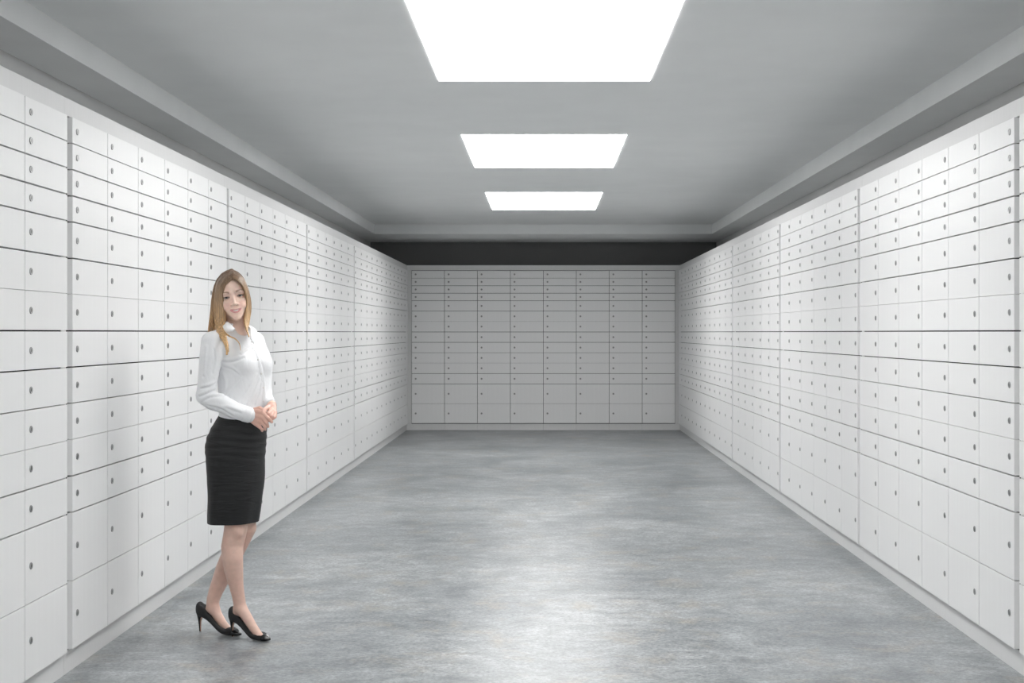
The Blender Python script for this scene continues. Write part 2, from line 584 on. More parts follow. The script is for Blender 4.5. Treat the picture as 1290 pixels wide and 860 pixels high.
# eye sockets and lids
EYES = [Hd(-.0318, .0665, .0), Hd(.0318, .0665, .0)]
for i, s in enumerate((-1, 1)):
    B.sub(hell((s * .0315, .090, .000), (.0165, .0115, .0105)), .012)
    B.add(ell(EYES[i], (.0138,) * 3), .003)
    B.sub(hchain([(s * .0200, .0795, -.0012), (s * .0265, .0812, .0004), (s * .0355, .0805, .0006), (s * .0430, .0765, -.0004)], [.0016, .0042, .0042, .0014]), .0012)
# ears under the hair
for s in (-1, 1):
    B.add(hell((s * .071, -.004, -.012), (.006, .016, .029)), .006)
# arms inside the sleeves
ARM_R = [P(267, 431, -.115), P(263, 465, -.14), P(257.5, 498, -.15), P(285, 511, -.165), P(304, 519, -.155), P(318, 523.5, -.14)]
ARM_L = [P(321, 431, .12), P(330, 462, .13), P(329.5, 487, .09), P(334.5, 500, .033), P(342, 510, -.03)]
B.add(chain(ARM_R, [.042, .036, .032, .032, .027, .024]), .015)
B.add(chain(ARM_L, [.040, .034, .026, .024, .023]), .012)
# her right hand, laid over the left one
for pts, rad in [
    ([P(318, 519.5, -.140), P(325, 518.5, -.150), P(331, 520.0, -.156)], [.015, .0135, .0105]),
    ([P(318, 523, -.143), P(325, 524, -.154), P(331.5, 526, -.162)], [.016, .0135, .0105]),
    ([P(317.5, 526.5, -.143), P(324, 529, -.153), P(330, 532, -.160)], [.015, .013, .0103]),
    ([P(317, 529, -.140), P(322, 533, -.149), P(327, 537.2, -.155)], [.013, .0122, .0098])]:
    B.add(chain(pts, rad), .007)
for pts, rad in [
    ([P(331, 520.0, -.156), P(338, 526.6, -.170), P(342.3, 531.2, -.160)], [.0095, .0082, .0072]),
    ([P(331.5, 526, -.162), P(336, 532.5, -.172), P(337.6, 537.0, -.160)], [.0095, .0082, .0072]),
    ([P(330, 532, -.160), P(333.6, 537.3, -.168), P(333.8, 540.6, -.152)], [.0092, .0078, .0070]),
    ([P(327, 537.2, -.155), P(330, 541.0, -.160), P(330.2, 542.4, -.145)], [.0082, .0070, .0062]),
    ([P(320, 517, -.135), P(327, 514.4, -.140), P(331.5, 516.5, -.150), P(333.5, 518.0, -.150)], [.013, .0115, .0090, .0078])]:
    B.add(chain(pts, rad), .0022)
# her left hand underneath
for pts, rad in [
    ([P(342.5, 511, -.03), P(344, 514.5, -.072), P(345, 520, -.105)], [.019, .0165, .012]),
    ([P(341, 512, -.035), P(341, 515, -.080), P(341.5, 518, -.118)], [.018, .0165, .012])]:
    B.add(chain(pts, rad), .010)
for pts, rad in [
    ([P(342, 516.5, -.115), P(337.5, 520.5, -.146), P(332.5, 524.5, -.142)], [.0105, .0088, .0078]),
    ([P(344, 518.5, -.112), P(341, 524, -.140), P(335, 528, -.140)], [.0105, .0088, .0078]),
    ([P(345.8, 519.5, -.104), P(344.8, 525.5, -.130), P(339, 529.5, -.136)], [.0102, .0084, .0074]),
    ([P(346.8, 519.0, -.094), P(346.6, 525.0, -.115), P(342, 528.5, -.126)], [.0092, .0076, .0068]),
    ([P(340, 512.5, -.060), P(336.5, 513.6, -.110), P(333.2, 515.6, -.143), P(331.0, 518.4, -.158)], [.014, .0118, .0096, .0080])]:
    B.add(chain(pts, rad), .0022)
# legs and feet
LEG_R = [(291, 565, -.035, .066), (294.5, 615, -.040, .060), (297.2, 650, -.026, .0555), (297.2, 664, -.030, .0545), (295.5, 674, -.035, .0530), (292.6, 688, -.040, .0515),
         (293.0, 703, -.055, .0490), (294.4, 717, -.05, .0445), (296.2, 729, -.047, .0385), (298.0, 739, -.045, .0330), (300.2, 750, -.042, .0300), (301.6, 758, -.040, .0290), (302.2, 765, -.038, .0260)]
LEG_L = [(303, 565, .035, .066), (305, 615, .040, .060), (308.5, 648, .050, .051), (310.0, 664, .052, .0490), (303.0, 678, .066, .0490), (291.5, 700, .086, .0490), (283.6, 717, .10, .0460),
         (277.5, 731, .10, .0400), (272.0, 744, .095, .0345), (269.0, 753, .09, .0315), (267.8, 760, .088, .0300), (268, 766, .085, .0270)]
for lg in (LEG_R, LEG_L):
    B.add(chain([P(*q[:3]) for q in lg], [q[3] for q in lg]), .012)
B.add(ell(P(299.5, 670, -.078), (.020, .016, .024)), .022)
B.add(chain([P(300.5, 767, -.034), P(298.5, 776, -.022)], [.0265, .022]), .012)
B.add(chain([P(304.5, 767, -.043), P(311.5, 778, -.062), P(319, 790, -.085), P(326, 799.5, -.107), P(330, 802.5, -.115)], [.0275, .0240, .0205, .0180, .013]), .014)
B.add(chain([P(266, 767, .090), P(262.5, 772, .098)], [.0265, .022]), .012)
B.add(chain([P(269.5, 766, .084), P(274.0, 775, .072), P(280.5, 785, .055), P(287.5, 792.5, .035), P(292, 794.5, .022)], [.0270, .0235, .0205, .0180, .013]), .014)
bv, bf = B.mesh()

skin = mat('skin', (.72, .50, .40), .48)
ndS, lnS, bS = nodes(skin)
bS.inputs['Subsurface Weight'].default_value = .12
bS.inputs['Subsurface Radius'].default_value = (1.0, .35, .2)
bS.inputs['Subsurface Scale'].default_value = .008
at = N(skin, 'ShaderNodeAttribute', attribute_name='tint')
tcS = N(skin, 'ShaderNodeTexCoord')
nzS = N(skin, 'ShaderNodeTexNoise', i_Scale=60.0, i_Detail=4.0)
lnS.new(tcS.outputs['Object'], nzS.inputs['Vector'])
mrS = ramp(skin, [(.3, (.95, .94, .93)), (.7, (1.04, 1.03, 1.03))], nzS.outputs['Fac'])
mxS = N(skin, 'ShaderNodeMix', data_type='RGBA', blend_type='MULTIPLY')
mxS.inputs[0].default_value = 1
lnS.new(at.outputs['Color'], mxS.inputs[6]); lnS.new(mrS.outputs['Color'], mxS.inputs[7])
lnS.new(mxS.outputs[2], bS.inputs['Base Color'])
body = wobj('body', bv, bf, [skin])
# own colours laid over the lightened face base: lips, brows, warmer cheeks and knuckles, light stockings
L3 = (bv - HO) @ HA.T
col = np.tile(np.array([.88, .645, .54]), (len(bv), 1))  # base raised so the face looks lit from the front
def blend(mask, c):
    global col
    m = np.clip(mask, 0, 1)[:, None]
    col = col * (1 - m) + np.array(c) * m
zz = bv[:, 2]
blend((zz < .75) * 1.0, (.69, .47, .39))
hands = (zz > .93) & (zz < 1.12)
blend(hands * 1.0, (.74, .46, .375))
head = L3[:, 1] > .03
for s in (-1, 1):
    d = np.sqrt(((L3[:, 0] - s * .036) / .018) ** 2 + ((L3[:, 2] + .040) / .014) ** 2)
    blend((head & (d < 1.6)) * np.clip(1.3 - d, 0, .30), (.82, .44, .37))
lx, lz = L3[:, 0] / .0275, L3[:, 2]
zc = -.0672 + .008 * lx ** 2
lip = (np.abs(lx) < 1) & (lz < zc + .0072 * np.sqrt(np.maximum(0, 1 - lx ** 2)) + .0008) & (lz > zc - .0098 * np.sqrt(np.maximum(0, 1 - lx ** 2)) - .0006) & (L3[:, 1] > .06)
blend(lip * .85, (.70, .32, .32))
for s in (-1, 1):
    t = (s * L3[:, 0] - .0155) / .033
    bc = .0205 + .006 * np.sin(np.clip(t, 0, 1) * math.pi * .75)
    th = .0040 * np.clip(1.15 - t, .3, 1)
    blend(((t > 0) & (t < 1) & head) * np.clip(1.7 - 1.1 * np.abs(L3[:, 2] - bc) / th, 0, .85), (.24, .14, .09))
    e = np.sqrt(((s * L3[:, 0] - .0318) / .0145) ** 2 + ((L3[:, 2] - .0005) / .0062) ** 2)
    blend((head & (e < 1.25)) * np.clip(1.5 - e, 0, .7), (.30, .18, .14))
ca = body.data.color_attributes.new('tint', 'FLOAT_COLOR', 'POINT')
buf = np.ones((len(body.data.vertices), 4), np.float32)
buf[:, :3] = col[:len(buf)]
ca.data.foreach_set('color', buf.ravel())

# eyes, lashes, teeth
def uvsphere(c, r, n=20, m=14, sc=(1, 1, 1), A=None):
    A = np.eye(3) if A is None else A
    vs, fs = [], []
    for i in range(m + 1):
        th = math.pi * i / m
        for j in range(n):
            ph = 2 * math.pi * j / n
            l = np.array([math.sin(th) * math.cos(ph) * sc[0], math.cos(th) * sc[1], math.sin(th) * math.sin(ph) * sc[2]]) * r
            vs.append(np.array(c) + l @ A)
    for i in range(m):
        for j in range(n):
            fs.append((i * n + j, i * n + (j + 1) % n, (i + 1) * n + (j + 1) % n, (i + 1) * n + j))
    return vs, fs
M['sclera'] = mat('eye_white', (.80, .77, .75), .2)
M['iris'] = mat('grey_blue_iris', (.07, .09, .11), .15)
M['pupil'] = mat('pupil', (.004, .004, .004), .1)
for c in EYES:
    vs, fs = uvsphere(c + .0002 * hF, .0128, 32, 24, A=HA)
    o = wobj('eye', vs, fs, [M['sclera'], M['iris'], M['pupil']], body)
    for p in o.data.polygons:
        k = np.array(p.center) + base - c
        y = float(k @ hF) / .0128
        p.material_index = 2 if y > .975 else 1 if y > .865 else 0
def tube(pts, rad, n=6, cap=True, flat=None):
    pts = np.array(pts, float)
    T_ = np.gradient(pts, axis=0); T_ /= np.linalg.norm(T_, axis=1)[:, None] + 1e-12
    up = np.array([0, 0, 1.0]) if abs(T_[0][2]) < .9 else np.array([0, 1.0, 0])
    vs, fs = [], []
    for i, (p, t) in enumerate(zip(pts, T_)):
        a = unit(np.cross(t, up)); b = np.cross(a, t)
        if flat is not None:
            nrm = flat[i]; nrm = nrm - (nrm @ t) * t; b = unit(nrm); a = np.cross(t, b)
        up = b
        r = rad[i] if np.ndim(rad) else rad
        ra, rb = (r, r) if np.ndim(r) == 0 else r
        for k in range(n):
            an = 2 * math.pi * k / n
            vs.append(p + a * math.cos(an) * ra + b * math.sin(an) * rb)
    for i in range(len(pts) - 1):
        for k in range(n):
            fs.append((i * n + k, i * n + (k + 1) % n, (i + 1) * n + (k + 1) % n, (i + 1) * n + k))
    if cap:
        fs.append(tuple(range(n))[::-1]); fs.append(tuple((len(pts) - 1) * n + k for k in range(n)))
    return vs, fs
def merge(parts):
    V, Fc = [], []
    for vs, fs in parts:
        o = len(V)
        V += list(vs); Fc += [tuple(i + o for i in f) for f in fs]
    return V, Fc
M['lash'] = mat('dark_lashes', (.03, .018, .012), .6)
for s in (-1, 1):
    pts = [Hd(s * x, y, z) for x, y, z in ((.0190, .0790, -.0008), (.0240, .0812, .0030), (.0315, .0820, .0044), (.0390, .0795, .0034), (.0455, .0745, .0002))]
    wobj('eyelashes', *tube(pts, [.0006, .0014, .0017, .0017, .0007]), [M['lash']], body)
M['teeth'] = mat('teeth', (.92, .90, .87), .2)
pts = [Hd(.0190 * t, .0872 - .012 * t * t, -.0662 + .007 * t * t) for t in mx]
wobj('teeth', *tube(pts, [(.0034 * (1 - .6 * t * t), .0014) for t in mx], flat=[hF] * 9), [M['teeth']], body)

# --- blouse
def ztag(v): return v
Sf = Field(grid(-1.72, -1.21, .0033), grid(6.45, 7.02, .0033), grid(.925, 1.52, .0033))
Sf.add(loft_field(TORSO[3:], .0), .02)
for s, px in ((1, 0), (-1, 0)):
    c = P(305, 458) + BF * .066 + BR * (s * .058)
    Sf.add(ell(c, (.056, .050, .052), np.array([BR, BF, [0, 0, 1]])), .03)
for s in (1, -1):       # shoulders sloping from the neck
    Sf.add(chain([P(298, 420, 0) + BR * s * .05, P(*((267, 430.5, -.115) if s > 0 else (321, 431, .11)))], [.038, .046]), .02)
slR = [P(267, 431, -.115), P(265.5, 450, -.13), P(263, 470, -.14), P(261, 485, -.147), P(259.0, 498, -.15), P(268, 504.5, -.158), P(281, 509, -.165), P(296, 517, -.160), P(309, 521.0, -.150), P(315.5, 523, -.142)]
slr = [.050, .052, .0475, .0445, .0440, .044, .042, .039, .036, .034]
slL = [P(320, 431, .11), P(328, 462, .12), P(329, 488, .09), P(333.5, 500, .035), P(339, 507, -.015)]
Sf.add(chain(slR[:5], slr[:5]), .008)
Sf.add(chain(slR[4:], slr[4:]), .006)
Sf.add(chain(slL, [.048, .050, .044, .036, .029]), .016)
# gathered cloth: folds at the elbow, the waist and from the armpit across the chest
v1, f1 = Sf.mesh()
bv1 = BVHTree.FromPolygons([tuple(v) for v in v1], [tuple(map(int, f)) for f in f1])
CAMP = np.array([0, 0, H])
def onto(bvh_, px, py, off=0.0, default=None):
    """the point of a surface that lies on the sight line, moved off along it"""
    d = unit(P(px, py) - CAMP)
    r = bvh_.ray_cast(Vector(CAMP), Vector(d))
    if r[0] is None: return default
    return np.array(r[0]) - d * off
FOLDS = [([(251, 499), (262, 494), (275, 488)], .0070), ([(252, 506), (264, 500), (280, 499)], .0055),
         ([(253, 489), (264, 486), (274, 480)], .0050), ([(273, 516), (285, 514), (303, 520)], .0055),
         ([(262, 511), (277, 514), (293, 524)], .0050), ([(280, 455), (292, 455), (307, 450)], .0065),
         ([(282, 462), (292, 465), (300, 471)], .0040), ([(280, 472), (284, 482), (283, 494)], .0100),
         ([(288, 507), (303, 490), (317, 469)], .0065), ([(284, 500), (294, 487), (302, 478)], .0050),
         ([(300, 509), (312, 492), (322, 474)], .0050), ([(311, 510), (319, 496), (326, 478)], .0045),
         ([(321, 510), (326, 498), (329, 484)], .0045), ([(259, 438), (258, 455), (256, 474)], .0045),
         ([(270, 440), (271, 455), (268, 470)], .0040), ([(303, 447), (312, 441), (319, 436)], .0040)]
def run(ok):
    best, cur = [], []
    for a in ok:
        if cur and np.linalg.norm(a[0] - cur[-1][0]) > .024: cur = []
        cur = cur + [a]
        if len(cur) > len(best): best = cur
    n = len(best)
    return [(q, r * (.3 + .7 * math.sin(math.pi * (i + .5) / max(n, 1)))) for i, (q, r) in enumerate(best)]
for pts_, r_ in FOLDS:
    sp = smooth_path([(*q, 0) for q in pts_], 9)
    q3 = [onto(bv1, a[0], a[1], r_ * .10) for a in sp]
    ok = run([(q, r_) for q in q3 if q is not None])
    if len(ok) > 2:
        Sf.sub(chain([q for q, _ in ok], [r for _, r in ok]), .010)
    sp2 = sp + np.array([1.0, -2.2, 0])
    q3 = [onto(bv1, a[0], a[1], -r_ * .60) for a in sp2]
    ok = run([(q, r_) for q in q3 if q is not None])
    if len(ok) > 2:
        Sf.add(chain([q for q, _ in ok], [r for _, r in ok]), .010)
# tucked and bloused over the waistband
# neck opening
Sf.sub(chain([NECK0 + (0, 0, .062), NECK1 + (0, 0, .03)], [.046, .056]), .006)
Sf.sub(chain([P(302, 404, -.11), P(306.5, 413, -.14), P(314.5, 425, -.165)], [.026, .014, .002]), .004)
sv, sf = Sf.mesh()
def cloth(name, color, rough, scale=(60, 60, 60), bump=.2, dist=.003, weave=900):
    m = mat(name, color, rough)
    nd, ln, b = nodes(m)
    tc = N(m, 'ShaderNodeTexCoord')
    mp = N(m, 'ShaderNodeMapping'); mp.inputs['Scale'].default_value = scale
    ln.new(tc.outputs['Object'], mp.inputs['Vector'])
    nz = N(m, 'ShaderNodeTexNoise', i_Scale=1.0, i_Detail=3.0, i_Roughness=.5, i_Distortion=.8)
    ln.new(mp.outputs['Vector'], nz.inputs['Vector'])
    b1 = N(m, 'ShaderNodeBump', i_Strength=bump, i_Distance=dist)
    ln.new(nz.outputs['Fac'], b1.inputs['Height'])
    n2 = N(m, 'ShaderNodeTexNoise', i_Scale=float(weave), i_Detail=1.0)
    ln.new(tc.outputs['Object'], n2.inputs['Vector'])
    b2 = N(m, 'ShaderNodeBump', i_Strength=.08, i_Distance=.0006)
    ln.new(n2.outputs['Fac'], b2.inputs['Height']); ln.new(b1.outputs['Normal'], b2.inputs['Normal'])
    ln.new(b2.outputs['Normal'], b.inputs['Normal'])
    return m
M['blouse'] = cloth('white_cotton', (.83, .835, .85), .75, (20, 20, 11), .45, .010)
blouse = wobj('blouse', sv, sf, [M['blouse']])
bvh = BVHTree.FromPolygons([tuple(v) for v in sv], [tuple(map(int, f)) for f in sf])
def hit(p, d):
    r = bvh.ray_cast(Vector(p), Vector(d))
    return np.array(r[0]) if r[0] is not None else None
# button placket down the front
pl = []
for t in np.linspace(0, 1, 22):
    px = np.interp(t, [0, .25, .55, .8, 1], [317, 325.5, 331.5, 332.5, 331]); py = 431 + t * 92
    o = P(px, py) + BF * .5 * 0
    q = hit(P(px, py, -1.2), unit(P(px, py, 1.0) - P(px, py, -1.2)))
    if q is not None: pl.append(q)
pl = np.array(pl)
for _ in range(3): pl[1:-1] = (pl[:-2] + 2 * pl[1:-1] + pl[2:]) / 4
nf = unit(BF + np.array([0, -.35, 0]))
wobj('placket', *tube(pl + nf * .0005, [(.0120, .0022)] * len(pl), 8, flat=[nf] * len(pl)), [M['blouse']], blouse)
M['button'] = mat('pearl_button', (.82, .80, .78), .25)
for t in (.04, .24, .44, .64, .84):
    c = pl[int(t * (len(pl) - 1))] + nf * .0032
    a_, b_ = tube([c - nf * .001, c + nf * .0004, c + nf * .0010], [.0048, .0048, .0038], 14)
    wobj('button', a_, b_, [M['button']], blouse)
# cuffs
for (c0, c1, r0, r1) in ((P(306, 520.3, -.152), P(316.2, 523.3, -.142), .0385, .0365), (P(336.5, 504.5, .004), P(341.4, 510.0, -.030), .031, .029)):
    ts = np.linspace(0, 1, 7)
    pts = [c0 + (c1 - c0) * t for t in ts]
    rr_ = [(r0 + (r1 - r0) * t) * (1 + .012 * (i in (0, 6))) * (.93 if i in (0, 6) else 1) for i, t in enumerate(ts)]
    o_, f_ = tube(pts + [pts[-1] * .98 + pts[0] * .02, pts[-3]], rr_ + [rr_[-1] * .80, rr_[-1] * .76], 30, cap=False)
    wobj('cuff', o_, f_, [M['blouse']], blouse)
# collar
def front_of(q, off=.006):
    d = unit(np.array(q) - CAMP)
    r = bvh.ray_cast(Vector(CAMP), Vector(d))
    if r[0] is None: return np.array(q)
    D = min(np.linalg.norm(np.array(q) - CAMP), r[3] - off)
    return CAMP + d * D
def sheet(pts3, thick=.0028, n=5):
    pts3 = [[front_of(q) for q in row] for row in pts3]
    """solid thin panel between two polylines of equal length"""
    A_, B_ = np.array(pts3[0]), np.array(pts3[1])
    m = len(A_)
    rows = [A_ + (B_ - A_) * t for t in np.linspace(0, 1, n)]
    rows = [r + np.array([0, -.006, .002]) * math.sin(math.pi * t) for r, t in zip(rows, np.linspace(0, 1, n))]
    V = [p for r in rows for p in r]
    nn = unit(np.cross(B_[m // 2] - A_[m // 2], A_[-1] - A_[0]))
    V2 = [p + nn * thick for p in V]
    fs = []
    o = len(V)
    for i in range(n - 1):
        for j in range(m - 1):
            q = (i * m + j, i * m + j + 1, (i + 1) * m + j + 1, (i + 1) * m + j)
            fs.append(q); fs.append(tuple(o + x for x in q[::-1]))
    loop = [j for j in range(m)] + [i * m + m - 1 for i in range(1, n)] + [(n - 1) * m + j for j in range(m - 2, -1, -1)] + [i * m for i in range(n - 2, 0, -1)]
    for a, b in zip(loop, loop[1:] + loop[:1]): fs.append((a, o + a, o + b, b))
    return V + V2, fs
colL = sheet(([P(279, 408, -.02), P(283, 406.0, -.075), P(287.5, 405.5, -.098), P(292, 409.5, -.110), P(296.5, 414, -.122)],
              [P(272, 414, -.03), P(276, 416, -.10), P(281.5, 417.5, -.128), P(286.5, 419.2, -.138), P(294, 417.5, -.135)]))
colR = sheet(([P(306, 408, .02), P(312, 409, -.02), P(315, 413, -.07), P(315.2, 419, -.11), P(315.5, 426, -.140)],
              [P(316, 412, .03), P(321.5, 413.5, -.00), P(324, 417, -.055), P(322.8, 425, -.098), P(320, 432.5, -.132)]))
cst = []
for an in np.linspace(math.radians(62), math.radians(298), 25):
    d_c = BF * math.cos(an) + BR * math.sin(an)
    cst.append(NECK0 + (NECK1 - NECK0) * .42 + d_c * .0555 + np.array([0, 0, .006 - .010 * math.cos(an)]))
cst = np.array(cst)
cdir = cst - cst.mean(0); cdir[:, 2] = 0
colS = tube(cst, [(.0175, .0022)] * 25, 10, flat=[unit(q) for q in cdir])
for c_ in (colL, colR, colS):
    wobj('collar', *c_, [M['blouse']], blouse)

# --- skirt
sk = [(523, 279.5, 334.5), (530, 275.5, 334.2), (540, 269.5, 333.5), (552, 264.3, 332.6), (564, 261.6, 332), (578, 262.3, 331.4), (598, 264, 331), (612, 264, 330.2), (626, 264, 328.6), (640, 263.7, 326.6), (657.5, 263.2, 323.8)]
skp = np.array(sk, float)
NR, NA = 110, 144
vs, fs = [], []
def skirt_ring(py, shrink=0.0, wr=True, tw=0.0):
    L, Rr = np.interp(py, skp[:, 0], skp[:, 1]), np.interp(py, skp[:, 0], skp[:, 2])
    z, cx, cy, a, b = ring(py, L, Rr, np.interp(py, [560, 657], [.70, .80]))
    a -= shrink; b -= shrink
    out = []
    t = (py - 523) / 134.5
    for k in range(NA):
        an = 2 * math.pi * k / NA
        u, v = math.cos(an), math.sin(an)
        d = 0.0
        if wr:
            hipf = math.exp(-((py - 552) / 17) ** 2)
            d += hipf * .0012 * math.sin(py * .62 + 2.2 * math.sin(an * 1.0 + .6) + .9 * math.sin(3 * an))
            d += .0011 * math.exp(-((py - 572) / 9) ** 2) * math.sin(py * .45 + 3 * math.sin(an + 2))
            low = min(1, max(0, (py - 590) / 60))
            d += low * .0022 * math.sin(5 * an + 1.3) + low * .0012 * math.sin(9 * an + py * .02)
            d += .0012 * math.sin(py * .13 + 2 * an)
        x = BR * (a + d) * u + BF * (b + d) * v
        tilt = -.020 * v * (1 - t) ** 2 + .004 * u * (1 - t) ** 2
        out.append(np.array([cx + x[0], cy + x[1], z + tilt]))
    return out
rows = [skirt_ring(523.5, .006, False), skirt_ring(523.0, .001, False)]
rows += [skirt_ring(p) for p in np.linspace(523.6, 657.0, NR)]
rows += [skirt_ring(657.5, .001), skirt_ring(657.4, .004), skirt_ring(650, .005), skirt_ring(620, .006)]
for r in rows: vs += r
for i in range(len(rows) - 1):
    for k in range(NA):
        fs.append((i * NA + k, (i + 1) * NA + k, (i + 1) * NA + (k + 1) % NA, i * NA + (k + 1) % NA))
M['skirt'] = cloth('black_wool_crepe', (.0035, .004, .005), .62, (10, 10, 55), .5, .006, 1200)
M['skirt'].node_tree.nodes['Principled BSDF'].inputs['Sheen Weight'].default_value = .02
M['skirt'].node_tree.nodes['Principled BSDF'].inputs['Sheen Roughness'].default_value = .5
wobj('skirt', vs, fs, [M['skirt']])

# --- shoes
M['suede'] = mat('black_suede', (.010, .010, .011), .75, Sheen_Weight=.05)
M['patent'] = mat('black_patent_leather', (.008, .008, .009), .12)
M['copper'] = mat('copper_heel_lining', (.45, .27, .20), .35)
ST = np.array([(-.0150, .094, .122, .008), (-.011, .083, .137, .018), (-.003, .076, .1435, .0250), (.008, .073, .140, .0300), (.030, .070, .130, .0335), (.055, .062, .113, .0345), (.080, .048, .088, .0340),
      (.105, .030, .062, .0335), (.128, .014, .045, .0350), (.148, .005, .039, .0375), (.165, .003, .038, .0380), (.180, .003, .0385, .0360), (.195, .003, .0345, .0320), (.210, .003, .029, .0255),
      (.222, .004, .0235, .0180), (.232, .005, .018, .0105), (.2375, .007, .0135, .0045)])
def shoe(origin, ang, L, label=None, dz=0.0):
    D = np.array([math.cos(ang), -math.sin(ang), 0]); W = np.array([D[1], -D[0], 0]); U = np.array([0, 0, 1.0])
    kx = L / .2375
    f = lambda x, y, z: np.array(origin) + D * x * kx + W * y + U * (z + dz)
    def sections(st, grow=0.0):
        rows = []
        n = 24
        for i, (x, zb, zt, w_) in enumerate(st):
            w_ = w_ + grow; zb_ = zb - grow * .2; zt_ = zt + grow
            zc, hz = (zb_ + zt_) / 2, (zt_ - zb_) / 2
            open_ = .005 < x < .172
            r = []
            for k in range(n):
                a = 2 * math.pi * k / n
                c, s_ = math.cos(a), math.sin(a)
                p = .62 if s_ > 0 or x < .12 else .45
                yy = math.copysign(abs(c) ** .72, c) * w_
                z_ = zc + math.copysign(abs(s_) ** (.75), s_) * hz
                if open_ and s_ > 0: z_ -= .012 * (1 - abs(yy) / w_) * min(1, hz / .02)
                if s_ > 0: yy *= 1 - .10 * s_
                r.append(f(x, yy, z_))
            rows.append(r)
        V = [p for r in rows for p in r]
        Fc = []
        for i in range(len(rows) - 1):
            for k in range(n): Fc.append((i * n + k, i * n + (k + 1) % n, (i + 1) * n + (k + 1) % n, (i + 1) * n + k))
        Fc.append(tuple(range(n))[::-1]); Fc.append(tuple((len(rows) - 1) * n + k for k in range(n)))
        return V, Fc
    xsn = np.concatenate([ST[:3, 0], np.linspace(.0, .2375, 34)])
    st = [(x, *[np.interp(x, ST[:, 0], ST[:, i]) for i in (1, 2, 3)]) for x in xsn]
    sh = wobj('shoe', *sections(st), [M['suede']])
    stc = [(x, *[np.interp(x, ST[:, 0], ST[:, i]) for i in (1, 2, 3)]) for x in np.linspace(.203, .2380, 12)]
    wobj('toe_cap', *sections(stc, .0008), [M['patent']], sh)
    # stiletto heel
    hv, hf = [], []
    lev = [(.084, -.013, .036, .024), (.075, -.012, .020, .0165), (.066, -.0110, .010, .0115), (.050, -.0085, .0045, .0078), (.027, -.005, .0038, .0056), (.004, -.003, .0045, .0048), (.000, -.003, .0045, .0048)]
    n = 16
    for z, x0, x1, w_ in lev:
        for k in range(n):
            a = 2 * math.pi * k / n
            c, s_ = math.cos(a), math.sin(a)
            x = (x0 + x1) / 2 + (x1 - x0) / 2 * (c if c < .6 else .6 + (c - .6) * .2) / (.68 if c > .6 else 1) * (1 if c > .6 else 1)
            hv.append(f(x, w_ * s_, z - dz if z == 0 else z))
    for i in range(len(lev) - 1):
        for k in range(n): hf.append((i * n + k, (i + 1) * n + k, (i + 1) * n + (k + 1) % n, i * n + (k + 1) % n))
    hf.append(tuple(range(n))); hf.append(tuple((len(lev) - 1) * n + k for k in range(n))[::-1])
    h = wobj('heel', hv, hf, [M['suede'], M['copper']], sh)
    for p in h.data.polygons:
        if len(p.vertices) == 4 and (p.vertices[0] % n) in (14, 15, 0, 1): p.material_index = 1
    return sh
def ground(px, py):
    Y = H * F / (py - CY)
    return np.array([(px - CX) * Y / F, Y, 0.0])
g0, g1 = ground(293.6, 801.4), ground(340.0, 808.0)
d_ = g1 - g0
shoe(g0 - unit(d_) * .004, math.atan2(-d_[1], d_[0]), np.linalg.norm(d_) + .004)
g2, g3 = ground(252.8, 794.8), ground(303.5, 801.5)
d_ = g3 - g2
shoe(g2 - unit(d_) * .004, math.atan2(-d_[1], d_[0]), np.linalg.norm(d_) + .004)

# --- hair: a smooth mass covered by many locks
hairm = mat('fair_hair', (.4, .25, .13), .38)
ndH, lnH, bH = nodes(hairm)
tcH = N(hairm, 'ShaderNodeTexCoord')
sep = N(hairm, 'ShaderNodeSeparateXYZ')
lnH.new(tcH.outputs['Object'], sep.inputs[0])
mr = N(hairm, 'ShaderNodeMapRange')
mr.inputs['From Min'].default_value = 1.32; mr.inputs['From Max'].default_value = 1.72
lnH.new(sep.outputs['Z'], mr.inputs['Value'])
rp = ramp(hairm, [(0, (.74, .48, .24)), (.35, (.62, .405, .21)), (.65, (.39, .25, .14)), (1, (.16, .10, .062))], mr.outputs['Result'])
mpH = N(hairm, 'ShaderNodeMapping'); mpH.inputs['Scale'].default_value = (170, 170, 7)
lnH.new(tcH.outputs['Object'], mpH.inputs['Vector'])
nzH = N(hairm, 'ShaderNodeTexNoise', i_Scale=1.0, i_Detail=3.0)
lnH.new(mpH.outputs['Vector'], nzH.inputs['Vector'])
rn = ramp(hairm, [(.32, (.70, .68, .66)), (.68, (1.35, 1.34, 1.30))], nzH.outputs['Fac'])
mh = N(hairm, 'ShaderNodeMix', data_type='RGBA', blend_type='MULTIPLY'); mh.inputs[0].default_value = 1
lnH.new(rp.outputs['Color'], mh.inputs[6]); lnH.new(rn.outputs['Color'], mh.inputs[7])
lnH.new(mh.outputs[2], bH.inputs['Base Color'])
